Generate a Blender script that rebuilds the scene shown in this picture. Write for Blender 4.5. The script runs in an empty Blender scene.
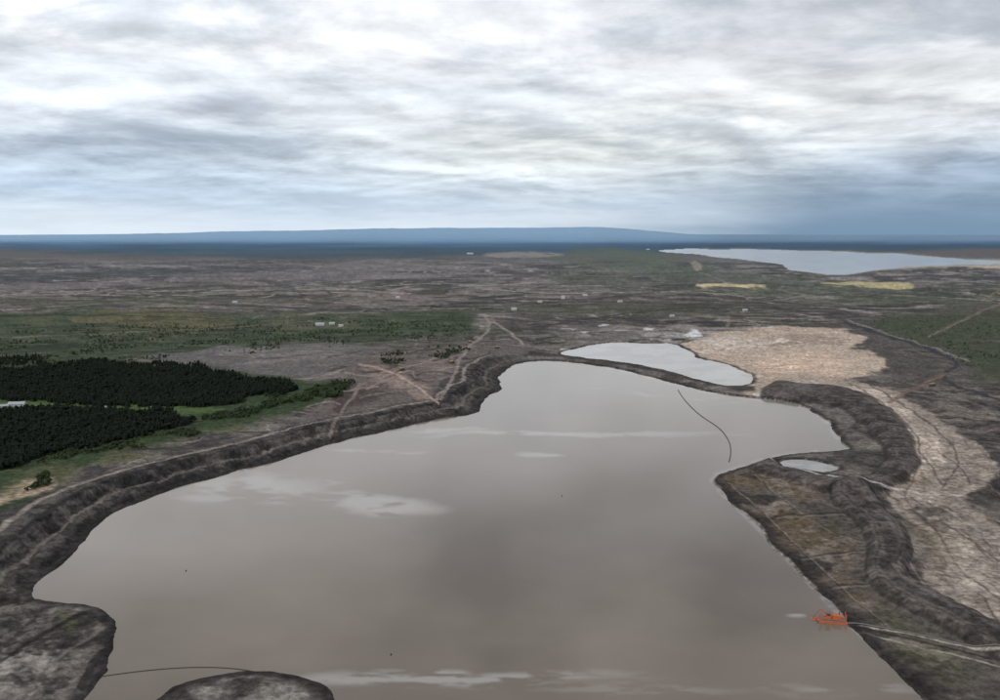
import bpy, math, random
import numpy as np
from mathutils import Vector
random.seed(4); rng=np.random.default_rng(11)

# ------------------------------------------------------------------ image pixel frame
H=300.0; F=866.0; HOR=234.0
TH=math.atan((350-HOR)/F)
def world(px,py,h=0.0):  # casts image pixels through the camera onto the ground plane
    """image pixel coordinates -> metres on the ground"""
    c=(np.asarray(px,float)-500)/F; v=(np.asarray(py,float)-350)/F
    t=(H-h)/(math.sin(TH)+v*math.cos(TH))
    return c*t,(math.cos(TH)-v*math.sin(TH))*t
def s2l(c):
    c=np.asarray(c,float)/255.0
    return np.where(c<=0.04045,c/12.92,((c+0.055)/1.055)**2.4)
LIGHT=0.74
def alb(c): return s2l(c)/LIGHT

# ------------------------------------------------------------------ noise helpers
TAB=rng.random((8,256,256)).astype(np.float32)
def vn(x,y,k=0):
    xf=np.floor(x); yf=np.floor(y); fx=(x-xf); fy=(y-yf)
    xi=xf.astype(np.int64)&255; yi=yf.astype(np.int64)&255
    x1=(xi+1)&255; y1=(yi+1)&255
    fx=fx*fx*(3-2*fx); fy=fy*fy*(3-2*fy)
    T=TAB[k%8]
    a=T[xi,yi]; b=T[x1,yi]; c=T[xi,y1]; d=T[x1,y1]
    return (a*(1-fx)+b*fx)*(1-fy)+(c*(1-fx)+d*fx)*fy
def fbm(x,y,o=4,k=0,g=0.5):
    s=0;a=1.0;n=0
    for i in range(o):
        s=s+a*vn(x*2**i+17.3*i,y*2**i-9.1*i,k+i); n+=a; a*=g
    return s/n
def sst(a,b,x):
    t=np.clip((x-a)/(b-a),0,1); return t*t*(3-2*t)
def chaikin(P,closed,n=2):
    P=[tuple(map(float,p)) for p in P]
    for _ in range(n):
        Q=[]; m=len(P)
        if not closed: Q.append(P[0])
        for i in range(m if closed else m-1):
            a=P[i]; b=P[(i+1)%m]
            Q.append((a[0]*.75+b[0]*.25,a[1]*.75+b[1]*.25)); Q.append((a[0]*.25+b[0]*.75,a[1]*.25+b[1]*.75))
        if not closed: Q.append(P[-1])
        P=Q
    return np.array(P)
def sdf(x,y,P):
    """signed distance, negative inside"""
    d=np.full(x.shape,1e18); ins=np.zeros(x.shape,bool); n=len(P)
    for i in range(n):
        ax,ay=P[i]; bx,by=P[(i+1)%n]
        ex,ey=bx-ax,by-ay; L=ex*ex+ey*ey+1e-12
        wx=x-ax; wy=y-ay
        t=np.clip((wx*ex+wy*ey)/L,0,1)
        dd=(wx-ex*t)**2+(wy-ey*t)**2
        np.minimum(d,dd,out=d)
        if ay!=by:
            cr=((ay>y)!=(by>y))&(x<(bx-ax)*(y-ay)/(by-ay)+ax)
            ins^=cr
    d=np.sqrt(d)
    return np.where(ins,-d,d)
def ldist(x,y,P):
    d=np.full(x.shape,1e18)
    for i in range(len(P)-1):
        ax,ay=P[i]; bx,by=P[i+1]
        ex,ey=bx-ax,by-ay; L=ex*ex+ey*ey+1e-12
        wx=x-ax; wy=y-ay
        t=np.clip((wx*ex+wy*ey)/L,0,1)
        np.minimum(d,(wx-ex*t)**2+(wy-ey*t)**2,out=d)
    return np.sqrt(d)

# ------------------------------------------------------------------ outlines (image pixel coordinates)
POND=[(60,735),(80,700),(97,675),(112,652),(121,630),(114,615),(95,604),(60,601),(26,599),(45,578),(75,548),(92,530),(118,510),(165,491),(230,473),(290,458),(340,441),(400,428),(438,419),(478,414),(480,401),(503,389),(497,376),(510,366),(535,360),(575,362),(620,369),(665,381),(705,391),(742,397),(790,402),(816,411),(830,425),(836,438),(850,447),(848,451),(800,453),(765,459),(740,468),(708,477),(722,494),(748,518),(780,551),(812,586),(842,618),(880,652),(915,688),(960,735),(1100,860),(1250,1150),(-400,1150),(-200,900),(0,800)]
ISLE=[(140,712),(158,696),(178,684),(215,676),(260,670),(300,677),(328,689),(337,703),(320,735),(240,760),(160,745)]
CHAN=[(556,354),(574,349),(592,345),(620,342),(650,344),(672,343),(690,351),(700,360),(716,361),(735,368),(757,378),(748,386),(722,387),(690,377),(655,368),(610,361),(580,358)]
LAKE=[(655,250.5),(700,249),(760,250),(820,251.5),(880,253),(925,256),(960,259.5),(1010,261.5),(1010,264),(985,265),(935,265.5),(890,268.5),(862,272),(850,274),(822,274.5),(800,271),(786,269),(783,264),(750,260),(715,257),(700,254),(672,253)]
POOL=[(782,461),(800,459),(825,463),(838,469),(822,472),(800,473),(786,469)]
def W(P,n=1):
    Q=chaikin(P,True,n); X,Y=world(Q[:,0],Q[:,1]); return np.stack([X,Y],1)

# ------------------------------------------------------------------ grid
px=np.arange(-240,1241,1.25)
py=np.concatenate([HOR+np.array([1.2,1.8,2.4,3.0,3.6,4.2,4.8,5.4,6.0,6.6,7.2,7.8,8.4,9.0]),np.arange(HOR+9.6,420,0.6),np.arange(420,712,0.85),np.arange(713,1150,6)])
NX,NY=len(px),len(py)
PX,PY=np.meshgrid(px,py)
WX,WY=world(PX,PY)
S=PY-HOR
D=WY
near=np.clip(S/130,0.02,1.0)
w1=(fbm(WX/90,WY/90,4,1)-.5); w2=(fbm(WX/90,WY/90,4,3)-.5)
wpx=PX+ w1*26*np.clip(near,.25,1)+(fbm(PX/14,PY/5,2,2)-.5)*5
wpy=PY+ w2*15*near+(fbm(PX/14,PY/5,2,4)-.5)*3*near

# ------------------------------------------------------------------ heights
sd_p=sdf(WX,WY,W(POND)); sd_i=sdf(WX,WY,W(ISLE)); 
sd_c=sdf(WX,WY,W(CHAN)); sd_o=sdf(WX,WY,W(POOL))
sd=np.maximum(sd_p,-sd_i); sd=np.minimum(np.minimum(sd,sd_c),sd_o)
jit=(fbm(WX/45,WY/45,5,5)-.5)*np.clip(14+D*0.002,0,18)
sdj=sd+jit
leftm=sst(545,470,PX)*sst(640,560,PY)*sst(340,365,PY)
n_big=fbm(WX/420,WY/420,4,2); n_mid=fbm(WX/70,WY/70,4,6); n_sm=fbm(WX/16,WY/16,3,7)
amp_far=sst(1800,5000,D)
h=1.2+np.clip(sdj,0,60)*0.05 + (n_mid-.3)*5*sst(0,60,sdj) + (n_sm-.5)*2.6
bank=sst(2,24,sdj)*5.0+sst(34,48,sdj)*6.0
h=h+leftm*(bank-3.5*sst(.5,.7,fbm(WX/14,WY/14,3,2))*sst(2,14,sdj)*sst(60,40,sdj))
h=h+amp_far*((n_big-.45)*30)+sst(6000,12000,D)*(fbm(WX/2500,WY/2500,3,1)-.4)*40
st=h/3.0; hf=np.floor(st); h_t=(hf+sst(.55,.95,st-hf))*3.0
h=np.where(sdj>30,h*(1-.6)+h_t*.6,h)
h=np.maximum(h,0.7)
def line(P,k=1.7,n=2):
    Q=chaikin(P,False,n); Q=Q*np.array([1,k]); return ldist(wpx*.6+PX*.4,(wpy*.6+PY*.4)*k,Q)
dykeA=[(528,357),(560,357),(600,361),(650,370),(690,381),(715,388),(752,389)]
dykeB=[(778,394),(820,397),(855,405),(885,425),(902,447),(903,466),(885,484),(850,492),(812,484),(780,474),(760,464)]
dykeC=[(850,498),(872,520),(890,552),(885,580),(915,603),(965,628),(1010,655)]
lA=line(dykeA);lB=line(dykeB);lC=line(dykeC)
h=h+1.5*np.exp(-(lA/5)**2)*sst(-2,8,sdj)
h=h+7*sst(20,9,lB)*sst(0,20,sdj)
h=h+7*sst(26,12,lC)
h=np.where(sdj<0,np.maximum(sdj*0.25,-6)-.3,np.where(sdj<6,np.minimum(h,.3+sdj*.5+0*h),h))
lk=sdf(wpx*.25+PX*.75,PY+(fbm(PX/30,PY/3,3,2)-.5)*2.2,chaikin(LAKE,True,1))
h=np.where((D>5000)&(lk<0),-12,h); h=np.where((D>5000)&(lk>=0),np.maximum(h*sst(0,4,lk),1.0)+0,h)
ridge=sst(33000,52000,D)
prof=np.interp(PX,[-300,0,110,200,340,420,500,600,640,700,800,1000,1300],[0,1.5,4.5,7,10,11.5,12.5,12.5,10,4.5,2.5,1.5,1])+ (fbm(PX/60,PX*0,4,2)-.5)*2.0
h=h+ridge*np.maximum(prof,0)*D/F*np.where(D>52000,52000/D,1)*0.95
HZ=h

# ------------------------------------------------------------------ soil / vegetation colours, distance haze painted in
COL=np.empty(PX.shape+(3,)); COL[:]=alb((92,87,83))
def blend(m,c,var=0.0):
    global COL
    m=m[...,None]; COL[:]=COL*(1-m)+alb(c)*m
def poly(P,c,soft=2.0,a=1.0,tex=None,warp=1.0,n=1):
    P=chaikin(P,True,n)
    x0,x1=P[:,0].min()-25,P[:,0].max()+25; y0,y1=P[:,1].min()-18,P[:,1].max()+18
    r=(py>=y0)&(py<=y1); q=(px>=x0)&(px<=x1)
    ix=np.ix_(r,q)
    X=PX[ix]+(wpx[ix]-PX[ix])*warp; Y=PY[ix]+(wpy[ix]-PY[ix])*warp
    d=sdf(X,Y,P)
    m=sst(soft,-soft,d)*a
    if tex is not None: m=m*tex[ix]
    COL[ix]=COL[ix]*(1-m[...,None])+alb(c)*m[...,None]
def road(P,c,w=3,a=1.0,k=1.7,soft=.9,q=.25):
    Q=chaikin(P,False,2); x0,x1=Q[:,0].min()-20,Q[:,0].max()+20; y0,y1=Q[:,1].min()-14,Q[:,1].max()+14
    ix=np.ix_((py>=y0)&(py<=y1),(px>=x0)&(px<=x1))
    X=PX[ix]*(1-q)+wpx[ix]*q; Y=PY[ix]*(1-q)+wpy[ix]*q
    d=ldist(X,Y*k,Q*np.array([1,k]))
    m=sst(w/2+soft,w/2-soft*.3,d)*a
    COL[ix]=COL[ix]*(1-m[...,None])+alb(c)*m[...,None]
str1=fbm(PX/70,PY/3.2,4,1); str2=fbm(PX/22,PY/1.6,4,3); str3=fbm(PX/160,PY/6,3,5); str4=fbm(PX/90,PY/9,4,6)
pat=fbm(WX/60,WY/60,6,4,.62); pat2=fbm(WX/200,WY/200,4,6); fine=fbm(WX/14,WY/14,4,3,.65)
mm=sst(20,36,S)*sst(150,100,S)
blend(mm*sst(.45,.60,str1)*.8,(118,111,106))
blend(mm*sst(.52,.38,str1)*.8,(68,65,64))
blend(mm*sst(.58,.68,str2)*.7,(146,139,133))
blend(mm*sst(.44,.34,str2)*.7,(50,50,50))
blend(mm*sst(.55,.64,str4)*.55,(70,74,56))
blend(mm*sst(.45,.36,str4)*.45,(112,104,98))
nm=sst(100,150,S)
blend(nm*sst(.47,.58,pat)*.7,(116,109,102))
blend(nm*sst(.48,.38,pat)*.75,(54,50,49))
def contour(scale,nn,k,wd,mask,c,a):
    f=fbm(WX/scale,WY/scale,4,k,.42)*nn; g=np.abs((f-np.floor(f))-.5)
    gx=np.abs(np.gradient(f,axis=0))+np.abs(np.gradient(f,axis=1))*.5+1e-4
    blend(sst(wd,wd*.35,g/gx)*mask*a*sst(.35,.12,gx),c)
wk=mm*sst(.35,.5,fbm(PX/120,PY/14,3,6))
contour(1500,14,3,1.5,mm,(50,49,50),.8); contour(1100,12,6,1.1,wk,(146,137,129),.8); contour(700,12,1,1.2,wk*sst(40,60,S),(52,50,49),.8)
mid=sst(85,110,S)*(sdj>40)
contour(420,9,5,1.4,mid,(46,43,42),.7); contour(300,8,2,1.0,mid*sst(.4,.55,pat2),(140,130,121),.7)
# tracks, berms and pipelines criss-crossing the workings
for i in range(230):
    x=random.uniform(-150,1150); y=random.uniform(268,352) if random.random()<.7 else random.uniform(345,420)
    if y>352 and x<840: x=random.uniform(850,1150)
    L_=random.uniform(18,90); s=(y-HOR)/110; k=random.uniform(-.22,.22)*s
    P=[(x,y)]; 
    for j in range(3): x+=L_/3; y+=L_/3*(k+random.uniform(-.12,.12)*s); P.append((x,y))
    road(P,random.choice([(150,140,131),(136,127,118),(48,46,46),(44,42,42),(60,57,56),(154,138,124)]),random.uniform(.8,1.8),random.uniform(.45,.85),k=2.6,soft=.8,q=.1)
for i in range(300):
    x=random.uniform(-200,1200); y=random.uniform(262,350); s=(y-HOR)/100; w_=random.uniform(2,9)*s
    poly([(x,y),(x+w_,y-w_*.18),(x+2*w_,y),(x+w_,y+w_*.16)],random.choice([(44,43,45),(52,50,51),(158,152,146),(128,121,115),(48,46,47),(62,68,50),(190,186,180)]),.7,.7,warp=.5)
# far plain of forest, blue distance haze painted into its colours
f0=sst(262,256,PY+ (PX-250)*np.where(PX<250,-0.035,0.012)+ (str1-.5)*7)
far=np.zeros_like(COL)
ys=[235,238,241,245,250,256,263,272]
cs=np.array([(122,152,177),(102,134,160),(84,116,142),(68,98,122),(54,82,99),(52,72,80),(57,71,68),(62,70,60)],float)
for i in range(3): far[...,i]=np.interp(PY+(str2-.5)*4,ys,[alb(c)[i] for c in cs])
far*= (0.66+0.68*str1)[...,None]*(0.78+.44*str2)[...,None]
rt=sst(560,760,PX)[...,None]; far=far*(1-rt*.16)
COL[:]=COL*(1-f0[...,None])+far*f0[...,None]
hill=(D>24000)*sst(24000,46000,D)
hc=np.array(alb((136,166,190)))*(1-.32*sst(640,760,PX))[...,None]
COL[:]=COL*(1-hill[...,None]*.8)+hc*(hill[...,None]*.8)  # pale haze painted into the distant ridge colour
poly([(555,252),(600,247),(655,252),(700,262),(720,275),(690,283),(640,276),(600,268),(545,262)],(82,92,72),2,.8,n=2,tex=sst(.2,.5,str2))
poly([(480,254),(520,252),(562,253),(560,257),(515,258),(485,258)],(150,142,136),1,.7,tex=sst(.25,.5,str2))
poly([(640,276),(700,268),(780,276),(860,290),(1000,292),(1260,290),(1260,320),(1000,312),(900,312),(780,300),(690,292)],(74,80,64),3,.65,tex=sst(.3,.55,str1))
poly([(693,286),(720,284),(765,287),(766,290),(705,290.5)],(198,180,140),.8,.9,warp=.8,tex=sst(.15,.35,str2))
poly([(820,282),(870,281),(915,285),(912,289),(860,288),(822,286)],(184,172,128),.8,.85,warp=.8,tex=sst(.15,.4,str2))
poly([(690,262),(698,262),(703,270),(695,273)],(160,150,130),.8,.6,warp=.2)
poly([(925,258),(960,260),(1260,262),(1260,272),(1000,270),(950,266),(880,270),(840,275),(890,267)],(190,174,152),1,.9,warp=.3)
poly([(0,282),(180,276),(330,268),(480,268),(480,276),(300,284),(150,290),(-260,296),(-260,284)],(112,104,104),3,.7,tex=sst(.3,.6,str1))
for P,c,a in [([(-260,276),(0,274),(150,270),(260,266),(330,268),(200,276),(0,283),(-260,286)],(60,63,60),.7),
              ([(0,300),(120,297),(300,300),(420,296),(380,304),(180,306),(0,308)],(72,74,58),.7),
              ([(330,300),(420,292),(480,298),(440,306),(360,310)],(122,113,107),.6),
              ([(480,322),(560,316),(700,318),(720,326),(600,332),(500,334)],(54,52,51),.7),
              ([(540,328),(600,324),(660,330),(640,340),(570,342)],(106,101,97),.7),
              ([(560,262),(700,290),(640,296),(540,282)],(74,80,62),.6),
              ([(480,306),(600,304),(720,310),(600,316),(500,316)],(70,74,56),.7),
              ([(600,300),(700,296),(860,304),(820,318),(700,312),(620,310)],(66,66,56),.6)]:
    poly(P,c,2,a,n=2,tex=sst(.2,.5,str2))
# left green belt
poly([(-260,316),(0,314),(130,309),(230,321),(380,316),(472,312),(480,330),(440,340),(330,346),(240,351),(130,367),(0,378),(-260,384)],(60,70,50),3,.92,n=1)
poly([(60,322),(120,310),(200,309),(245,325),(190,334),(110,338)],(102,95,70),4,.75,tex=sst(.3,.55,str1))
poly([(-260,345),(0,342),(110,346),(60,358),(-260,364)],(42,51,37),3,.75)
poly([(330,318),(400,314),(475,316),(470,330),(400,336),(340,334)],(54,68,46),2,.6,tex=sst(.4,.6,str2))
poly([(240,326),(330,322),(380,328),(300,334)],(92,88,74),2,.6)
blend(((PX<480)&(PY>308)&(PY<372))*sst(.52,.62,str2)*.5,(40,48,36))
blend(((PX<480)&(PY>308)&(PY<372))*sst(.42,.32,str2)*.5,(88,90,66))
for P in ([(0,330),(150,327),(300,336),(440,330)],[(20,352),(150,345),(300,340),(380,338)],[(0,318),(90,316),(220,320)],[(100,362),(180,352),(280,346),(400,342)]):
    road(P,(32,42,32),2.2,.7,k=3)
road([(0,340),(100,336),(220,330),(330,322)],(114,108,90),1.3,.7,k=3)
poly([(135,366),(180,357),(250,349),(330,344),(388,349),(372,362),(345,376),(300,388),(215,380)],(98,94,91),2,.95)
poly([(190,360),(300,349),(380,352),(350,364),(260,370)],(122,117,111),4,.7,tex=sst(.42,.55,pat))
road([(135,366),(220,380),(300,389),(345,377)],(138,124,112),2,.8)
road([(180,360),(260,366),(330,360),(375,354)],(70,66,66),1.4,.7,k=2.5)
# lower-left vegetated ground
poly([(-260,370),(0,372),(140,366),(300,389),(345,384),(362,392),(330,408),(270,427),(200,446),(130,460),(60,492),(0,525),(-260,610)],(54,66,43),3,1)
poly([(-260,480),(0,484),(130,458),(210,440),(280,420),(300,422),(210,452),(80,490),(0,524),(-260,600)],(84,84,60),4,.8,tex=sst(.42,.55,pat))
poly([(-260,560),(-60,528),(0,506),(40,494),(60,499),(30,520),(0,538),(-260,630)],(168,150,128),4,.9,tex=sst(.35,.5,pat))
poly([(85,414),(150,408),(240,416),(180,424),(110,424)],(74,92,54),2,.9)
poly([(-40,410),(60,408),(120,412),(90,418),(-40,422)],(76,94,56),2,.8)
# excavated hill between the belt and the pond
poly([(345,378),(372,362),(400,350),(470,344),(520,340),(540,352),(510,364),(500,380),(480,400),(472,412),(400,424),(340,436),(310,440),(300,424),(340,400)],(96,88,83),3,.95)
poly([(362,372),(395,374),(432,398),(440,410),(418,412),(385,392)],(138,122,111),2.5,.85,tex=sst(.25,.45,pat))
poly([(385,352),(430,346),(470,350),(455,362),(410,366)],(62,66,52),3,.8,tex=sst(.4,.5,pat))
poly([(330,400),(372,394),(385,402),(360,418),(338,424)],(66,58,53),3,.8)
poly([(405,366),(450,368),(450,384),(425,388)],(118,106,98),2,.8,tex=sst(.4,.6,str2))
poly([(440,384),(478,372),(498,378),(482,398),(460,410),(445,404)],(60,55,52),2,.8)
for i in range(40):
    x=300+random.random()*200; y=368+random.random()*52-(x-300)*.14
    road([(x,y),(x+random.uniform(6,24),y-random.uniform(-3,7)),(x+random.uniform(20,50),y-random.uniform(-4,11))],random.choice([(138,124,113),(48,43,42),(56,50,48),(120,108,99)]),random.uniform(.8,1.8),.7)
# embankment on the left
emb=leftm*sst(95,70,sdj)*sst(-5,0,sdj)
blend(emb*.92,(52,49,48))
blend(emb*sst(.48,.6,fbm(sdj/9,WX*0+WY/260,4,2))*.5,(92,87,83))
blend(emb*sst(.52,.62,fine)*.45,(98,93,88)); blend(emb*sst(.46,.36,fine)*.6,(28,27,27))
blend(emb*sst(4,2,np.abs(sdj-29))*.65,(116,110,103))
blend(emb*sst(5,2,np.abs(sdj-74))*.85,(144,134,122))
blend(emb*sst(5,1,np.abs(sdj-52))*.7,(28,27,27))
blend(emb*sst(5,1,np.abs(sdj-12))*.6,(28,27,27))
T=(134,123,116)
road([(484,316),(492,330),(470,348),(457,372),(452,392),(440,408)],T,2.6,.85)
road([(492,324),(512,334),(522,346)],(142,130,121),2.2,.85)
road([(330,440),(350,410),(362,392),(400,374),(455,366)],(122,110,102),2.6,.85)
road([(360,372),(392,378),(425,400),(436,412)],(164,145,133),2.2,.85)
road([(0,398),(40,394),(120,372),(140,366)],(66,74,48),2,.8)
road([(500,346),(560,350),(620,340),(720,330),(850,328)],(116,108,104),2.2,.85)
road([(300,300),(340,304),(380,310)],T,1.8,.6,k=3)
road([(690,262),(700,276),(760,290),(840,300)],(132,123,110),1.5,.6,k=3)
road([(530,330),(600,318),(700,306),(850,316),(930,324)],(54,52,53),2.2,.85,k=2.5)
road([(200,306),(330,312),(480,308),(600,302),(740,306)],(56,53,55),1.8,.8,k=3)
road([(480,290),(560,296),(650,292),(760,298)],(148,139,131),1.3,.8,k=3)
road([(0,296),(140,290),(300,292),(460,284),(620,288)],(144,135,130),1.2,.8,k=3)
road([(100,300),(260,286),(420,278),(600,276),(760,270)],(56,54,58),1.4,.8,k=3)
# right-hand side
poly([(740,320),(850,322),(1000,300),(1260,300),(1260,470),(1000,420),(900,405),(880,370),(850,340)],(74,71,66),4,.75)
poly([(868,320),(930,314),(1000,312),(1260,314),(1260,420),(1000,398),(965,380),(975,362),(930,350),(880,336)],(62,69,51),3,.85,tex=sst(.3,.42,pat2+.1))
poly([(560,336),(640,334),(730,334),(800,328),(700,326),(620,328)],(132,124,118),1.5,.8,tex=sst(.35,.6,str2))
ter=np.sin((fbm(WX/260,WY/260,4,3)*9+WX/130)*6.28*1.3)
rr=sst(830,880,PX)*sst(372,400,PY)
blend(rr*.85,(72,67,64))
blend(rr*sst(.5,.95,ter)*.6,(110,102,95))
blend(rr*sst(-.6,-.95,ter)*.75,(42,39,39))
blend(rr*sst(.53,.60,pat)*.6,(126,117,107))
poly([(940,480),(1000,474),(1260,480),(1260,560),(1000,520),(960,500)],(46,43,43),3,.8)
# beaches
be=sst(.38,.5,fbm(PX/26,PY/5,4,1))
poly([(686,346),(704,338),(756,331),(812,327),(856,333),(862,344),(846,350),(880,357),(888,368),(862,379),(800,382),(764,386),(748,377),(718,366),(692,357)],(174,157,140),2,1)
poly([(752,338),(810,336),(852,345),(800,352),(762,350)],(142,126,113),2,.75,tex=be)
poly([(700,344),(760,338),(800,340),(760,350),(710,354)],(190,178,165),2,.7,tex=be)
poly([(752,362),(800,354),(842,360),(850,372),(790,379),(758,374)],(198,172,150),3,.8,tex=sst(.3,.45,str2))
for i in range(26):
    x=random.uniform(690,840); y=random.uniform(336,378); road([(x,y),(x+random.uniform(8,20),y+random.uniform(-3,3)),(x+random.uniform(20,44),y+random.uniform(-2,5))],random.choice([(146,130,117),(204,190,176),(132,118,106),(198,184,170)]),random.uniform(.8,2.2),.6,k=2.4,q=.5)
poly([(640,334),(690,332),(730,336),(700,343),(650,341)],(156,151,146),1.5,.85,tex=sst(.3,.5,str2))
poly([(684,334),(700,333),(706,338),(690,340)],(208,207,205),1,.85,warp=.8,tex=sst(.2,.4,str2))
for (a,b,w_) in [(560,330,10),(600,327,7),(615,333,9),(578,334,6),(700,343,12),(725,339,8),(760,330,9),(640,329,8)]:
    poly([(a,b),(a+w_,b-1),(a+2*w_,b),(a+w_,b+1.2)],(196,194,192),.8,.85,warp=.7)
poly([(742,384),(790,380),(856,378),(842,386),(822,393),(826,400),(770,400),(745,394)],(160,145,130),2,.95)
poly([(782,384),(812,382),(822,389),(808,395),(786,393)],(200,195,189),1.5,.85,tex=be)
poly([(752,391),(778,389),(776,397),(756,397)],(196,190,184),1,.7)
tan=[(826,382),(864,382),(918,408),(964,438),(1002,464),(990,486),(952,497),(982,518),(1016,536),(1260,630),(1260,750),(1004,640),(954,606),(920,572),(932,545),(903,514),(886,493),(914,474),(910,444),(880,414),(840,400)]
poly(tan,(148,136,124),2.5,.97)
poly([(842,388),(862,390),(910,418),(950,450),(944,470),(905,484),(924,462),(896,428),(860,404)],(190,175,159),2.5,.85,tex=sst(.32,.47,pat))
poly([(905,503),(940,516),(975,552),(1004,580),(1004,612),(965,588),(940,560)],(178,166,152),3,.85,tex=sst(.38,.5,pat))
blend(sst(900,930,PX)*sst(380,400,PY)*sst(640,600,PY)*sst(.46,.38,fine)*.45,(84,76,70))
road([(850,386),(890,410),(925,445),(915,480),(900,500),(935,530),(955,570),(1000,605)],(90,82,76),1.8,.75)
road([(870,388),(930,425),(965,462),(940,490)],(78,71,66),1.6,.75)
road([(912,500),(950,530),(1000,566)],(78,71,66),1.4,.7); road([(930,505),(990,540),(1030,556)],(200,190,176),1.4,.6)
for i in range(40):
    x=random.uniform(850,1000); y=random.uniform(395,600)
    road([(x,y),(x+random.uniform(5,16),y+random.uniform(4,16)),(x+random.uniform(12,36),y+random.uniform(10,34))],random.choice([(46,42,41),(56,51,49),(130,120,110),(112,104,96)]),random.uniform(.8,1.8),.6)
blend(sst(842,870,PX)*sst(500,520,PY)*sst(.52,.58,fbm((WX+WY*.4)/22,(WY-WX*.4)/120,4,5))*.45,(134,125,115))
# peninsula
poly([(708,477),(740,468),(765,461),(800,476),(840,492),(868,505),(890,545),(885,580),(930,615),(1010,650),(1260,760),(1260,1150),(1200,1100),(1000,790),(915,688),(842,618),(780,551),(722,494)],(84,77,71),2,.9)
pen=sst(705,730,PX)*sst(470,480,PY)*sst(18,60,lC)*sst(1010,900,PX)
blend(pen*sst(.5,.58,pat)*.6,(98,82,62))
blend(pen*sst(.52,.60,fbm(WX/35,WY/35,5,2,.6))*.65,(128,118,107))
blend(pen*sst(.47,.38,fbm(WX/50,WY/50,5,7,.6))*.8,(44,40,38))
blend(pen*sst(.58,.66,fbm(WX/80+5,WY/80,5,1,.6))*.6,(70,72,48))
blend(sst(30,8,sdj)*sst(700,720,PX)*sst(470,490,PY)*sst(0,2,sdj)*.5,(52,46,43))
for P in ([(725,482),(790,540),(850,600),(900,640)],[(750,474),(800,520),(850,545),(880,552)],[(775,520),(830,518),(868,515)],[(800,560),(850,556),(885,560)],[(830,590),(870,588),(890,590)]):
    road(P,(46,42,39),1.8,.75); road([(a+3,b+2) for a,b in P],(124,115,103),1.2,.6)
blend(sst(5,2,lA)*.9*(sdj>-1),(54,49,47)); 
blend(sst(18,13,lB)*.9,(66,60,58)); blend(sst(14,10,lB)*sst(.45,.6,fbm(lB/3,WX/120,2,1))*.5,(98,91,87)); blend(sst(3,1,np.abs(lB-16))*.6,(38,35,34))
blend(sst(24,17,lC)*.9,(68,62,58)); blend(sst(2.5,1,np.abs(lC-21))*.6,(38,35,33)); blend(sst(3,1,np.abs(lC-8))*.4,(112,103,97)); blend(sst(2,1,np.abs(lC-13))*.4,(106,98,91))
ez=np.maximum(sst(18,13,lB),sst(24,17,lC)); blend(ez*sst(.53,.62,fine)*.5,(104,96,91)); blend(ez*sst(.45,.36,fine)*.5,(36,33,32))
road([(770,463),(800,477),(845,490),(900,494),(960,500)],(176,167,157),1.8,.8)
road([(846,324),(880,336),(925,350),(964,365),(940,376),(950,388),(1000,403),(1100,430)],(56,56,60),3.6,.95)
road([(846,321),(880,333),(925,347),(970,363)],(128,122,117),1.3,.7)
road([(888,405),(915,390),(945,376)],(112,92,79),4,.8)
road([(930,338),(960,322),(1000,304),(1100,270)],(114,102,90),2.6,.75)
road([(985,300),(1000,290)],(130,110,90),2,.6)
road([(735,322),(700,318),(660,322)],(128,112,100),2,.6)
road([(728,318),(730,326),(724,334)],(124,112,100),3,.5)
road([(848,626),(900,636),(960,650),(1010,664),(1100,690)],(168,159,145),2.0,.85)
road([(856,634),(900,646),(960,660),(1010,674),(1100,700)],(142,133,120),2.0,.85)
road([(858,630),(900,641),(960,655),(1010,669)],(46,43,40),2,.8)
# islands
sp=((PX<135)&(PY>590)&(sdj>-2))
blend(((sd_i<8)|sp)*.85,(64,59,56))
blend(sp*sst(.5,.56,pat)*.7,(108,101,94)); blend(sp*sst(.53,.62,fine)*.5,(118,111,104)); blend(sp*sst(.45,.37,fine)*.6,(32,30,29))
poly([(55,622),(75,620),(82,636),(62,642)],(84,86,54),3,.6,tex=sst(.4,.5,pat))
poly([(0,618),(30,628),(22,650),(0,660)],(160,154,148),3,.8,tex=sst(.42,.5,pat))
poly([(-20,660),(40,650),(60,668),(30,700),(-20,700)],(152,144,135),4,.6,tex=sst(.5,.57,pat))
road([(0,670),(40,640),(90,615)],(34,32,31),5,.8); road([(20,700),(60,660),(105,630)],(112,106,98),3,.6)
road([(110,650),(95,660),(80,690)],(34,32,30),8,.7)
poly([(180,700),(215,682),(270,677),(308,690),(310,712),(220,716)],(130,124,116),4,.8,tex=sst(.38,.5,pat))
blend(sst(14,4,sdj)*sst(-3,0,sdj)*(.8)*(D<5000),(40,37,36))
blend((sst(-1.0,0,sdj)*sst(3,1,sdj))*(D<2600)*(PX>560)*.5*sst(.45,.6,pat),(170,160,150))
blend((lk>0)*(lk<1.2)*(D>5000)*(PX>700)*.5,(150,140,122))
blend(.26*sst(75,18,S)*sst(10,20,S),(94,102,110))  # aerial haze tint painted over the workings and far ground
gr=(1+ (fbm(WX/6,WY/6,4,1,.7)-.5)*1.0*np.clip(1500/D,0,1)) * (1+(fbm(PX/2.3,PY/1.3,2,5)-.5)*.6*sst(14,40,S)*sst(170,100,S))
COL*=gr[...,None]
COL=np.clip(COL,0.004,0.9)

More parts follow.
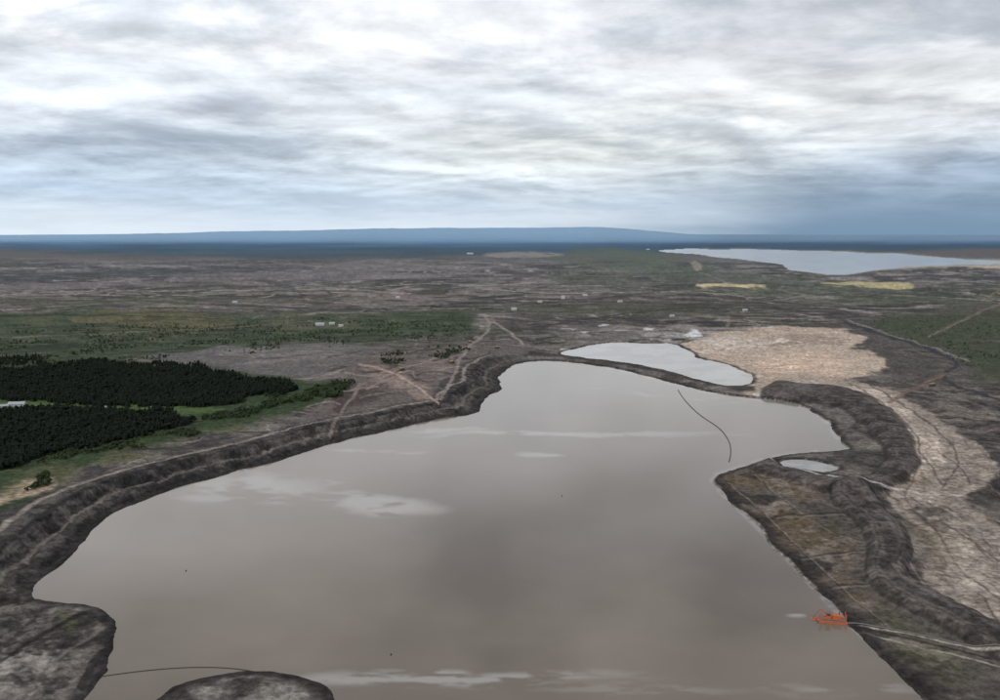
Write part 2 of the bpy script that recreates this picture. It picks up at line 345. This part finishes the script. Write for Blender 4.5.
def make_grid(name,X,Y,Z,keep=None,attrs={}):
    ny,nx=X.shape
    co=np.stack([X,Y,Z],-1).reshape(-1,3)
    i=np.arange(nx*ny).reshape(ny,nx)
    q=np.stack([i[:-1,:-1],i[1:,:-1],i[1:,1:],i[:-1,1:]],-1).reshape(-1,4)
    if keep is not None:
        k=keep.reshape(-1); q=q[k[q].any(1)]
        used=np.unique(q); mp=np.full(nx*ny,-1); mp[used]=np.arange(len(used)); q=mp[q]; co=co[used]
    else: used=None
    me=bpy.data.meshes.new(name)
    me.vertices.add(len(co)); me.vertices.foreach_set("co",co.astype(np.float32).ravel())
    me.loops.add(q.size); me.loops.foreach_set("vertex_index",q.astype(np.int32).ravel())
    me.polygons.add(len(q)); me.polygons.foreach_set("loop_start",np.arange(0,q.size,4,dtype=np.int32))
    me.polygons.foreach_set("use_smooth",np.ones(len(q),bool))
    me.update(calc_edges=True)
    for n,a in attrs.items():
        if a.ndim==3:
            at=me.attributes.new(n,'FLOAT_COLOR','POINT'); v=np.concatenate([a.reshape(-1,3),np.ones((a.shape[0]*a.shape[1],1))],1)
            if used is not None: v=v[used]
            at.data.foreach_set("color",v.astype(np.float32).ravel())
        else:
            at=me.attributes.new(n,'FLOAT','POINT'); v=a.reshape(-1)
            if used is not None: v=v[used]
            at.data.foreach_set("value",v.astype(np.float32))
    ob=bpy.data.objects.new(name,me); bpy.context.scene.collection.objects.link(ob)
    return ob
ground=make_grid("ground",WX,WY,HZ,attrs={"soil_and_haze":COL})
def ground_z(cx,cy):
    i=int(np.argmin(abs(py-cy))); j=int(np.argmin(abs(px-cx))); return float(HZ[i,j])

# ------------------------------------------------------------------ materials
def new_mat(name):
    m=bpy.data.materials.new(name); m.use_nodes=True; nt=m.node_tree
    return m,nt,nt.nodes["Principled BSDF"]
def mixc(nt,t,fac,a,b):
    n=nt.nodes.new("ShaderNodeMix"); n.data_type='RGBA'; n.blend_type=t
    for i,v in ((0,fac),(6,a),(7,b)):
        if hasattr(v,'is_linked') : nt.links.new(v,n.inputs[i])
        else: n.inputs[i].default_value=v
    return n.outputs[2]
m,nt,bs=new_mat("mine_soil")
at=nt.nodes.new("ShaderNodeAttribute"); at.attribute_name="soil_and_haze"
geo=nt.nodes.new("ShaderNodeNewGeometry")
def noise(nt,scale,detail=5,rough=.6,vec=None):
    n=nt.nodes.new("ShaderNodeTexNoise"); n.inputs["Scale"].default_value=scale; n.inputs["Detail"].default_value=detail; n.inputs["Roughness"].default_value=rough
    if vec is not None: nt.links.new(vec,n.inputs["Vector"])
    return n
def mrange(nt,v,a,b,c,d):
    n=nt.nodes.new("ShaderNodeMapRange"); nt.links.new(v,n.inputs[0])
    for i,x in enumerate((a,b,c,d)): n.inputs[i+1].default_value=x
    return n.outputs[0]
n1=noise(nt,.16,3,.7,geo.outputs["Position"]); n2=noise(nt,.022,3,.6,geo.outputs["Position"])
f1=mrange(nt,n1.outputs[0],.35,.65,.6,1.4); f2=mrange(nt,n2.outputs[0],.3,.7,.82,1.18)
mul=nt.nodes.new("ShaderNodeMath"); mul.operation='MULTIPLY'; nt.links.new(f1,mul.inputs[0]); nt.links.new(f2,mul.inputs[1])
vm=nt.nodes.new("ShaderNodeVectorMath"); vm.operation='SCALE'; nt.links.new(at.outputs["Color"],vm.inputs[0]); nt.links.new(mul.outputs[0],vm.inputs["Scale"])
nt.links.new(vm.outputs[0],bs.inputs["Base Color"])
bs.inputs["Roughness"].default_value=.92; bs.inputs["Specular IOR Level"].default_value=.15
bp=nt.nodes.new("ShaderNodeBump"); bp.inputs["Strength"].default_value=.9; bp.inputs["Distance"].default_value=3.0
nt.links.new(n1.outputs[0],bp.inputs["Height"]); nt.links.new(bp.outputs[0],bs.inputs["Normal"])
ground.data.materials.append(m)

def water_mat(name,deep,foamc,rough=.12,silt_cloud_tone=None,ior=1.36):
    m,nt,bs=new_mat(name)
    a=nt.nodes.new("ShaderNodeAttribute"); a.attribute_name="foam"
    geo=nt.nodes.new("ShaderNodeNewGeometry")
    n=noise(nt,.006,4,.55,geo.outputs["Position"])
    f=mrange(nt,n.outputs[0],.3,.7,0,1)
    c=mixc(nt,'MIX',f,(*[x*.95 for x in deep],1),(*[x*1.05 for x in deep],1))
    if silt_cloud_tone:
        a2=nt.nodes.new("ShaderNodeAttribute"); a2.attribute_name="silt_cloud_tone"
        c=mixc(nt,'MIX',a2.outputs["Fac"],c,(*silt_cloud_tone,1))
    c=mixc(nt,'MIX',a.outputs["Fac"],c,(*foamc,1))
    nt.links.new(c,bs.inputs["Base Color"])
    bs.inputs["Roughness"].default_value=rough; bs.inputs["IOR"].default_value=ior
    w=noise(nt,.35,2,.6,geo.outputs["Position"])
    b=nt.nodes.new("ShaderNodeBump"); b.inputs["Strength"].default_value=.12; b.inputs["Distance"].default_value=.25
    nt.links.new(w.outputs[0],b.inputs["Height"]); nt.links.new(b.outputs[0],bs.inputs["Normal"])
    return m
tail=water_mat("silty_water",(.172,.138,.104),(.52,.49,.45),silt_cloud_tone=(.365,.308,.243),rough=.1,ior=1.42)
gx=np.arange(-420,1280,2.2); gy=np.concatenate([np.arange(352,716,1.3),np.arange(720,1160,8)])
GX,GY=np.meshgrid(gx,gy); X,Y=world(GX,GY)
wx=GX+(fbm(GX/40,GY/14,4,1)-.5)*40; wy=GY+(fbm(GX/60,GY/20,4,2)-.5)*12
foam=np.zeros_like(GX)
fn=fbm(GX/30,GY/5,4,3)
def streak(cx,cy,rx,ry,tilt,a,lo=.35,hi=.6):
    global foam
    dx=wx-cx; dy=wy-cy; dy=dy-dx*tilt
    r=np.sqrt((dx/rx)**2+(dy/ry)**2)
    foam=np.maximum(foam,sst(1.2,.4,r)*a*sst(lo,hi,fn))
streak(252,487,72,17,0,.7,.28,.55); streak(235,497,64,6,.05,.6,.25,.5); streak(378,504,66,11,.12,.8,.25,.5); streak(345,494,46,5,.05,.6,.25,.5)
streak(580,434,165,2.8,0,.6,.28,.48); streak(545,456,32,2.5,0,.55,.25,.5); streak(450,430,50,2,0,.45)
streak(440,678,200,9,0,.65,.35,.6); streak(850,690,90,7,0,.35); streak(640,690,120,5,0,.25); streak(806,618,12,3,0,.6,0,.1)
streak(330,480,30,3,0,.4); streak(680,398,90,3,.1,.35); streak(380,452,60,2,0,.4); streak(700,436,60,2,0,.35)
def blob(cx,cy,rx,ry,tilt=0):
    dx=GX+(fbm(GX/120,GY/60,3,6)-.5)*120-cx; dy=GY+(fbm(GX/120,GY/60,3,7)-.5)*60-cy-tilt*dx
    return np.exp(-((dx/rx)**2+(dy/ry)**2))
silt_cloud_tone=.20+.62*blob(180,530,230,80,-.1)+.45*blob(690,440,150,50)+.3*blob(560,385,160,25)+.30*blob(640,640,60,120)+.25*blob(300,640,120,60)+.2*blob(800,680,90,60)  # silt variation plus cloud shadow and reflection painted into the water colour
silt_cloud_tone-=.4*blob(450,560,60,80)+.3*blob(560,430,45,40)+.25*blob(740,590,70,50)
silt_cloud_tone=np.clip(silt_cloud_tone+(fbm(GX/50,GY/20,4,5)-.5)*.2,0,1)
sdw=sdf(GX,GY,chaikin(POND,True,1)); sdc=sdf(GX,GY,chaikin(CHAN,True,1))
foam=np.maximum(foam,.35*sst(-3.5,-1,sdw)*sst(.4,.55,fbm(GX/12,GY/6,3,4))*(GX>600))
pond=make_grid("tailings_pond",X,Y,X*0,keep=(sdw<9)&(sdc>3),attrs={"foam":foam,"silt_cloud_tone":silt_cloud_tone}); pond.data.materials.append(tail)
pale=water_mat("pale_water",(.33,.315,.29),(.48,.46,.43),.1)
def small_water(name,P,mat,pad,st,z=0.0):
    x=np.arange(min(p[0] for p in P)-pad*2,max(p[0] for p in P)+pad*2,st); y=np.arange(min(p[1] for p in P)-pad,max(p[1] for p in P)+pad,st*.5)
    A,B=np.meshgrid(x,y); X,Y=world(A,B); d=sdf(A,B,np.array(P,float))
    fo=sst(.45,.6,fbm(A/20,B/3,4,2))*.6
    o=make_grid(name,X,Y,X*0+z,keep=d<pad,attrs={"foam":fo}); o.data.materials.append(mat)
small_water("settling_pond",CHAN,pale,2,2,.25); small_water("puddle",POOL,pale,2,1.5,.25)
lakem=water_mat("lake_water",(.16,.19,.23),(.26,.29,.32),.16)
small_water("lake",LAKE,lakem,1.5,2)

# ------------------------------------------------------------------ trees
def conifer():
    V=[];Fc=[]
    def ring(z,r,n,ph): 
        b=len(V)
        for i in range(n):
            a=2*math.pi*i/n+ph; rr=r*random.uniform(.7,1.25); V.append((rr*math.cos(a),rr*math.sin(a),z+random.uniform(-.02,.02)))
        return b
    n=6; a=ring(0,.03,3,0); b=ring(.2,.025,3,0)
    for i in range(3): Fc.append((a+i,a+(i+1)%3,b+(i+1)%3)); Fc.append((a+i,b+(i+1)%3,b+i))
    for z0,z1,r in ((.12,.55,.2),(.36,.78,.15),(.6,1.0,.1)):
        b=ring(z0,r,n,random.random()); V.append((random.uniform(-.01,.01),0,z1)); t=len(V)-1
        for i in range(n): Fc.append((b+i,b+(i+1)%n,t))
    return np.array(V),np.array(Fc)
def broadleaf():
    V=[];Fc=[]
    for k in range(5):
        cx,cy,cz=random.uniform(-.2,.2),random.uniform(-.2,.2),random.uniform(.4,.8); r=random.uniform(.16,.26)
        b=len(V)
        V.append((cx,cy,cz+r))
        for i in range(5):
            a=2*math.pi*i/5; rr=r*random.uniform(.75,1.2); V.append((cx+rr*math.cos(a),cy+rr*math.sin(a),cz+random.uniform(-.06,.06)))
        V.append((cx,cy,cz-r*.8))
        for i in range(5): Fc.append((b,b+1+i,b+1+(i+1)%5)); Fc.append((b+6,b+1+(i+1)%5,b+1+i))
    b=len(V)
    for z,r in ((0,.035),(.45,.02)):
        for i in range(3): V.append((r*math.cos(2.1*i),r*math.sin(2.1*i),z))
    for i in range(3): Fc.append((b+i,b+(i+1)%3,b+3+(i+1)%3)); Fc.append((b+i,b+3+(i+1)%3,b+3+i))
    return np.array(V),np.array(Fc)
CT=[conifer() for _ in range(6)]; BT=[broadleaf() for _ in range(6)]
def forest(name,areas,mat):
    VV=[];FF=[];CC=[];off=0
    for P,count,hmin,hmax,bl,dens in areas:
        P=np.array(P,float); x0,y0=P.min(0); x1,y1=P.max(0)
        cx=rng.uniform(x0,x1,count*4); cy=rng.uniform(y0,y1,count*4)
        A,B=world(cx,cy)
        d=sdf(cx+(fbm(A/60,B/60,3,2)-.5)*34,cy+(fbm(A/60,B/60,3,5)-.5)*14,P)
        k=(d<0)&(fbm(A/90,B/90,3,4)>dens); cx,cy,A,B=[v[k][:count] for v in (cx,cy,A,B)]
        for i in range(len(cx)):
            T=random.choice(BT if random.random()<bl else CT)
            hh=random.uniform(hmin,hmax)*random.uniform(.75,1.15); w=hh*random.uniform(1.0,1.7); a=random.random()*6.28
            v=T[0]; c,s=math.cos(a),math.sin(a)
            o=np.stack([(v[:,0]*c-v[:,1]*s)*w+A[i],(v[:,0]*s+v[:,1]*c)*w+B[i],v[:,2]*hh+ground_z(cx[i],cy[i])-.3],1)
            VV.append(o); FF.append(T[1]+off); off+=len(v)
            CC.append(np.full(len(v),random.random()*.7+.5*float(fbm(np.array([A[i]/50]),np.array([B[i]/50]),2,3)[0])))
    V=np.concatenate(VV);Fx=np.concatenate(FF);C=np.concatenate(CC)
    me=bpy.data.meshes.new(name); me.vertices.add(len(V)); me.vertices.foreach_set("co",V.astype(np.float32).ravel())
    me.loops.add(Fx.size); me.loops.foreach_set("vertex_index",Fx.astype(np.int32).ravel())
    me.polygons.add(len(Fx)); me.polygons.foreach_set("loop_start",np.arange(0,Fx.size,3,dtype=np.int32)); me.update(calc_edges=True)
    at=me.attributes.new("tint",'FLOAT','POINT'); at.data.foreach_set("value",C.astype(np.float32))
    ob=bpy.data.objects.new(name,me); bpy.context.scene.collection.objects.link(ob); me.materials.append(mat); return ob
def leaf_mat(name,a,b):
    m,nt,bs=new_mat(name); at=nt.nodes.new("ShaderNodeAttribute"); at.attribute_name="tint"
    geo=nt.nodes.new("ShaderNodeNewGeometry"); n=noise(nt,.4,2,.6,geo.outputs["Position"])
    ad=nt.nodes.new("ShaderNodeMath"); ad.operation='MULTIPLY'; nt.links.new(at.outputs["Fac"],ad.inputs[0]); nt.links.new(n.outputs[0],ad.inputs[1])
    nt.links.new(mixc(nt,'MIX',ad.outputs[0],(*a,1),(*b,1)),bs.inputs["Base Color"]); bs.inputs["Roughness"].default_value=.9; bs.inputs["Specular IOR Level"].default_value=.1
    return m
dark=leaf_mat("spruce_foliage",(.008,.013,.009),(.030,.042,.024)); lite=leaf_mat("willow_foliage",(.025,.04,.018),(.08,.105,.05))
forest("spruce_forest",[
 ([(-150,384),(0,382),(50,374),(110,367),(180,373),(250,384),(298,393),(285,403),(240,411),(170,417),(100,415),(0,408),(-150,411)],12500,7,12,.2,0),
 ([(-150,424),(0,422),(70,418),(150,421),(202,428),(150,446),(90,460),(0,484),(-150,520)],9500,7,12,.25,0),
 ([(-150,366),(0,364),(60,366),(40,372),(-150,378)],700,8,13,.1,.3)],dark)
forest("shrub_thicket",[
 ([(190,430),(260,414),(330,390),(356,384),(350,394),(300,410),(240,426)],900,5,9,.7,.40),
 ([(0,486),(90,462),(190,440),(200,446),(110,470),(0,508)],1000,3,7,.8,.38),
 ([(-80,508),(0,496),(48,486),(50,494),(0,512),(-80,540)],700,4,8,.6,.3),
 ([(380,366),(430,356),(470,350),(440,372),(400,378)],260,5,9,.7,.45),
 ([(310,400),(350,396),(345,404),(320,408)],120,8,12,.6,.1),
 ([(0,330),(470,318),(470,336),(130,366),(0,372)],1700,4,8,.6,.50),
 ([(870,318),(1100,316),(1100,400),(960,375)],500,3,6,.8,.55)],lite)

# ------------------------------------------------------------------ built things
def simple(name,c,rough=.6,metal=0.0):
    m,nt,bs=new_mat(name); g=nt.nodes.new("ShaderNodeNewGeometry"); n=noise(nt,.8,4,.6,g.outputs["Position"])
    f=mrange(nt,n.outputs[0],.3,.7,0,1)
    nt.links.new(mixc(nt,'MIX',f,(*[x*.75 for x in c],1),(*[min(x*1.1,1) for x in c],1)),bs.inputs["Base Color"])
    bs.inputs["Roughness"].default_value=rough; bs.inputs["Metallic"].default_value=metal; return m
M={'orange':simple("orange_paint",(.62,.16,.055),.6),'white':simple("white_cladding",(.7,.7,.68)),'roof':simple("metal_roof",(.5,.52,.53),.5),
   'dark':simple("dark_rubber",(.03,.03,.03),.8),'glass':simple("window_glass",(.05,.07,.09),.15),'yellow':simple("yellow_paint",(.35,.26,.10),.5),'steel':simple("grey_steel",(.18,.17,.16),.5),'boom':simple("boom_fabric",(.06,.052,.045),.8),'wood':simple("timber",(.22,.16,.1),.8)}
def empty(name,loc,rot=0):
    e=bpy.data.objects.new(name,None); e.location=loc; e.rotation_euler=(0,0,rot); e.empty_display_size=.1
    bpy.context.scene.collection.objects.link(e); return e
def meshob(name,V,Fc,mat,parent):
    me=bpy.data.meshes.new(name); me.from_pydata([tuple(v) for v in V],[],Fc); me.update(); me.materials.append(M[mat])
    o=bpy.data.objects.new(name,me); bpy.context.scene.collection.objects.link(o); o.parent=parent; return o
def box(name,c,s,mat,parent,taper=1.0):
    x,y,z=c; a,b,d=s[0]/2,s[1]/2,s[2]/2; t=taper
    V=[(x-a,y-b,z-d),(x+a,y-b,z-d),(x+a,y+b,z-d),(x-a,y+b,z-d),(x-a*t,y-b*t,z+d),(x+a*t,y-b*t,z+d),(x+a*t,y+b*t,z+d),(x-a*t,y+b*t,z+d)]
    return meshob(name,V,[(3,2,1,0),(4,5,6,7),(0,1,5,4),(1,2,6,5),(2,3,7,6),(3,0,4,7)],mat,parent)
def beam(name,p,q,r,mat,parent,n=8,r2=None):
    p=Vector(p);q=Vector(q);d=(q-p).normalized(); u=d.orthogonal().normalized(); w=d.cross(u); r2=r2 or r; V=[]
    for c,rr in((p,r),(q,r2)):
        for i in range(n):
            a=2*math.pi*i/n; V.append(c+u*math.cos(a)*rr+w*math.sin(a)*rr)
    Fc=[(i,(i+1)%n,n+(i+1)%n,n+i) for i in range(n)]+[tuple(range(n))[::-1],tuple(range(n,2*n))]
    return meshob(name,V,Fc,mat,parent)
def P3(cx,cy,dz=0,onwater=False):
    X,Y=world(cx,cy); return (float(X),float(Y),(0 if onwater else ground_z(cx,cy))+dz)
def building(name,cx,cy,L,Wd,Hh,rot,roof='roof',wall='white'):
    e=empty(name,P3(cx,cy,-.3),rot)
    box("walls",(0,0,Hh/2),(L,Wd,Hh),wall,e)
    a,b=L/2+.5,Wd/2+.5; r=Hh+Wd*.28
    V=[(-a,-b,Hh-.1),(a,-b,Hh-.1),(a,0,r),(-a,0,r),(-a,b,Hh-.1),(a,b,Hh-.1)]
    meshob("roof",V,[(0,1,2,3),(3,2,5,4),(0,3,4),(1,5,2)],roof,e)
    n=max(2,int(L/5))
    for i in range(n):
        x=-L/2+L*(i+.5)/n
        if i==n//2: box("door",(x,-Wd/2-.05,1.2),(1.6,.12,2.4),'dark',e)
        else: box(f"window_{i}",(x,-Wd/2-.05,Hh*.6),(1.5,.12,1.3),'glass',e)
building("farm_building",18,415,26,11,4.5,.1); building("farm_building",4,417,15,9,4,.6); building("farm_building",103,419,14,9,4,.0)
for cx,cy,L,Wd,Hh,r in [(320,327,28,14,5,.1),(332,326,18,12,4,.2),(341,328.5,14,10,5,0),(514,312,20,12,8,.1),(585,297,22,12,6,0),(620,303,20,12,6,.3),(648,250,60,30,14,0),(470,255,90,30,14,0),(563,300,16,14,12,0),(540,304,18,10,7,.2),(745,312,18,10,6,0),(398,300,18,12,7,0),(235,305,20,10,6,.1),(672,318,16,10,5,.3)]:
    building("industrial_shed",cx,cy,L,Wd,Hh,r)
def haul_truck(cx,cy,rot):
    e=empty("haul_truck",P3(cx,cy),rot)
    box("chassis",(0,0,2.2),(11,4.2,1),'steel',e); box("cab",(3.8,-1,4.3),(2.4,2.4,2.4),'yellow',e); box("cab_window",(5.04,-1,4.6),(.1,2,1.1),'glass',e)
    V=[(-6,-3,3),(2.4,-3,3.4),(2.4,3,3.4),(-6,3,3),(-7,-3.4,5.8),(5.2,-3.4,6.4),(5.2,3.4,6.4),(-7,3.4,5.8)]
    meshob("dump_body",V,[(3,2,1,0),(0,1,5,4),(1,2,6,5),(2,3,7,6),(3,0,4,7),(4,5,6,7)],'yellow',e)
    for i,(x,y) in enumerate([(4,-2.4),(4,2.4),(-3.5,-2.4),(-3.5,2.4)]): beam(f"wheel_{i}",(x,y-.6,1.6),(x,y+.6,1.6),1.6,'dark',e,12)
for cx,cy,r in [(497,352,.5),(452,370,1.2),(470,346,2),(610,322,0),(560,306,0),(402,378,1),(735,325,1.4),(932,388,.4)]: haul_truck(cx,cy,r)
# dredge
x,y,z=P3(833,621,0,True)
e=empty("suction_dredge",(x,y,0),-.25); e.scale=(1.12,1.12,1.12)
for i,yy in enumerate((-3.2,3.2)):
    V=[(-9,yy-1.5,-.6),(8,yy-1.5,-.6),(8,yy+1.5,-.6),(-9,yy+1.5,-.6),(-11,yy-1.5,1.4),(9,yy-1.5,1.4),(9,yy+1.5,1.4),(-11,yy+1.5,1.4)]
    meshob(f"pontoon_{i}",V,[(3,2,1,0),(4,5,6,7),(0,1,5,4),(1,2,6,5),(2,3,7,6),(3,0,4,7)],'orange',e)
box("deck",(-.5,0,1.6),(18,8,.4),'steel',e); box("pump_house",(2.6,0,3.1),(6,4.4,2.6),'orange',e); box("pump_house_roof",(2.6,0,4.55),(6.4,4.8,.3),'orange',e)
box("control_cabin",(-3.2,-.8,4),(3,3,4.4),'orange',e); box("cabin_roof",(-3.2,-.8,6.3),(3.4,3.4,.2),'steel',e); box("cabin_window",(-4.74,-.8,5),(.1,2.6,1.4),'glass',e); box("cabin_side_window",(-3.2,-2.34,5),(2.4,.1,1.4),'glass',e)
for s in(-1.6,1.6):
    beam(f"ladder_rail{s}",(-4.5,s,2.4),(-14,s*.6,-.3),.45,'orange',e); beam(f"gantry_leg{s}",(-7,s*1.6,1.8),(-8.6,s*.5,8),.3,'orange',e); beam(f"gantry_brace{s}",(-2,s*1.4,1.8),(-8.6,s*.5,8),.2,'orange',e)
    beam(f"spud{s}",(8.2,s*1.6,-1),(8.2,s*1.6,6.5),.35,'orange',e)
beam("gantry_head",(-8.6,-1.2,8),(-8.6,1.2,8),.3,'orange',e); beam("hoist_cable",(-8.6,0,8),(-13.4,0,.6),.1,'dark',e); beam("cutter_head",(-14.6,0,-.4),(-13.2,0,.2),1.2,'orange',e,10,.7)
beam("exhaust",(4.2,1.4,4.7),(4.2,1.4,6.8),.3,'dark',e); beam("deck_rail",(-9,-4,2.8),(8,-4,2.8),.08,'orange',e)
def tube(name,pts,r,mat,n=6):
    cu=bpy.data.curves.new(name,'CURVE'); cu.dimensions='3D'; cu.bevel_depth=r; cu.bevel_resolution=2
    sp=cu.splines.new('POLY'); sp.points.add(len(pts)-1)
    for i,p in enumerate(pts): sp.points[i].co=(*p,1)
    cu.materials.append(M[mat]); o=bpy.data.objects.new(name,cu); bpy.context.scene.collection.objects.link(o)
def path(P,dz,water,n=3): return [P3(a,b,dz,water) for a,b in chaikin(P,False,n)]
tube("floating_boom",path([(678,390),(684,400),(700,416),(720,428),(730,442),(731,454),(729,462)],.3,True),.6,'boom')
tube("floating_boom",path([(92,678),(150,670),(200,667),(240,669),(262,674)],.2,True),.3,'boom')
tube("slurry_pipeline",path([(843,624),(870,628),(920,640),(1000,660),(1080,682)],.9,False),.55,'steel')
def buoy(cx,cy):
    e=empty("marker_buoy",P3(cx,cy,0,True)); beam("float",(0,0,-.3),(0,0,.6),.6,'dark',e,12); beam("mast",(0,0,.6),(0,0,1.6),.15,'dark',e,8,.1)
for a,b in [(562,496),(391,655),(186,571)]: buoy(a,b)

# ------------------------------------------------------------------ world
sc=bpy.context.scene
w=bpy.data.worlds.new("World"); sc.world=w; w.use_nodes=True; nt=w.node_tree; N=nt.nodes; L=nt.links
bg=N["Background"]; bg.inputs["Strength"].default_value=.1
def Mn(op,a,b=None,c=None):
    n=N.new("ShaderNodeMath"); n.operation=op
    for i,v in enumerate((a,b,c)):
        if v is None: continue
        if isinstance(v,(int,float)): n.inputs[i].default_value=v
        else: L.new(v,n.inputs[i])
    return n.outputs[0]
def SS(v,a,b,c=0.,d=1.):
    n=N.new("ShaderNodeMapRange"); n.interpolation_type='SMOOTHSTEP'; L.new(v,n.inputs[0])
    for i,x in enumerate((a,b,c,d)): n.inputs[i+1].default_value=x
    return n.outputs[0]
def ramp(v,st):
    n=N.new("ShaderNodeValToRGB"); cr=n.color_ramp
    while len(cr.elements)<len(st): cr.elements.new(.5)
    for e_,(p,c) in zip(cr.elements,st): e_.position=p; e_.color=(*s2l(c),1)
    L.new(v,n.inputs[0]); return n.outputs[0]
tc=N.new("ShaderNodeTexCoord"); sx=N.new("ShaderNodeSeparateXYZ"); L.new(tc.outputs["Generated"],sx.inputs[0])
x,y,z=sx.outputs; zc=Mn('MAXIMUM',z,0.0)
az=Mn('ARCTAN2',x,y)
den=Mn('ADD',zc,.13)
u=Mn('DIVIDE',x,den); v=Mn('DIVIDE',y,den)
def vec(a,b,c=0.):
    n=N.new("ShaderNodeCombineXYZ")
    for i,q in enumerate((a,b,c)):
        if isinstance(q,(int,float)): n.inputs[i].default_value=q
        else: L.new(q,n.inputs[i])
    return n.outputs[0]
def nz(vv,s,d=8,r=.55,dist=0.):
    n=N.new("ShaderNodeTexNoise"); L.new(vv,n.inputs["Vector"]); n.inputs["Scale"].default_value=s; n.inputs["Detail"].default_value=d; n.inputs["Roughness"].default_value=r; n.inputs["Distortion"].default_value=dist
    return n.outputs[0]
pv=vec(u,Mn('MULTIPLY',v,1.05),4.7)
pvb=vec(Mn('ADD',u,-.06),Mn('ADD',Mn('MULTIPLY',v,1.05),.15),4.7)
c1=nz(pv,1.3,7,.60,.2); c1b=nz(pvb,1.3,3,.5,.2); c2=nz(pv,.42,3,.5,.1)
c3=nz(vec(Mn('MULTIPLY',az,4.),Mn('MULTIPLY',zc,24.),3.3),1.0,5,.58,.3)
ee=Mn('MULTIPLY',zc,3.0)
ew=Mn('ADD',ee,Mn('MULTIPLY',Mn('SUBTRACT',c3,.5),.24)); ew=Mn('MAXIMUM',ew,0)
lf=ramp(ew,[(0,(222,234,244)),(.06,(208,222,237)),(.14,(184,203,223)),(.24,(192,207,223)),(.36,(214,222,232)),(.58,(236,239,243)),(.78,(231,234,239)),(1,(196,200,208))])
rg=ramp(ew,[(0,(116,144,172)),(.08,(126,151,177)),(.18,(152,171,193)),(.27,(190,200,212)),(.42,(222,224,226)),(.60,(214,217,222)),(.75,(192,196,204)),(1,(168,172,182))])
side=SS(Mn('ADD',az,Mn('MULTIPLY',Mn('SUBTRACT',c2,.5),.5)),.0,.36)
base=mixc(nt,'MIX',side,lf,rg)
dx=Mn('DIVIDE',Mn('SUBTRACT',az,.07),.28); dz=Mn('DIVIDE',Mn('SUBTRACT',zc,.092),.05)
bl=Mn('POWER',2.718,Mn('MULTIPLY',Mn('ADD',Mn('MULTIPLY',dx,dx),Mn('MULTIPLY',dz,dz)),-1.))
base=mixc(nt,'MIX',Mn('MULTIPLY',bl,.65),base,(*s2l((236,236,230)),1))
k1=SS(c1,.32,.66,.83,1.17); k2=SS(c2,.3,.7,.90,1.10); k3=SS(c3,.3,.7,.94,1.06)
emb_=Mn('ADD',1.0,Mn('MULTIPLY',Mn('SUBTRACT',c1,c1b),1.2))
amp=SS(zc,.0,.08)
rel=Mn('MULTIPLY',Mn('MULTIPLY',Mn('MULTIPLY',k1,k2),k3),emb_); rel=Mn('ADD',1.0,Mn('MULTIPLY',Mn('SUBTRACT',rel,1.0),amp))
ov=SS(z,.27,.45,1.02,.90)
rel=Mn('MULTIPLY',rel,ov)
vs=N.new("ShaderNodeVectorMath"); vs.operation='SCALE'; L.new(base,vs.inputs[0]); L.new(rel,vs.inputs["Scale"])
und=Mn('MULTIPLY',SS(c1,.50,.38),amp)
col=mixc(nt,'MULTIPLY',Mn('MULTIPLY',und,.5),vs.outputs[0],(.84,.90,.98,1))
sky=N.new("ShaderNodeTexSky"); sky.sky_type='NISHITA'; sky.sun_disc=False
SE,SA=48,-150
sky.sun_elevation=math.radians(SE); sky.sun_rotation=math.radians(SA)
v10=N.new("ShaderNodeVectorMath"); v10.operation='SCALE'; L.new(col,v10.inputs[0]); v10.inputs["Scale"].default_value=10.6
fin=mixc(nt,'MIX',.95,sky.outputs[0],v10.outputs[0])
L.new(fin,bg.inputs["Color"])
sl=bpy.data.lights.new("sun",'SUN'); sl.energy=1.0; sl.angle=math.radians(12); sl.color=(1,.95,.88)
so=bpy.data.objects.new("sun",sl); sc.collection.objects.link(so)
a=math.radians(SA); el=math.radians(SE)
dirv=Vector((math.sin(a)*math.cos(el),math.cos(a)*math.cos(el),math.sin(el)))
so.rotation_euler=(-dirv).to_track_quat('-Z','Y').to_euler()
cam=bpy.data.cameras.new("camera"); cam.sensor_width=36; cam.lens=36*F/1000; cam.clip_start=1; cam.clip_end=1e6
co=bpy.data.objects.new("camera",cam); sc.collection.objects.link(co); co.location=(0,0,H); co.rotation_euler=(math.pi/2-TH,0,0); sc.camera=co
sc.view_settings.view_transform='Standard'; sc.view_settings.look='None'; sc.view_settings.exposure=0
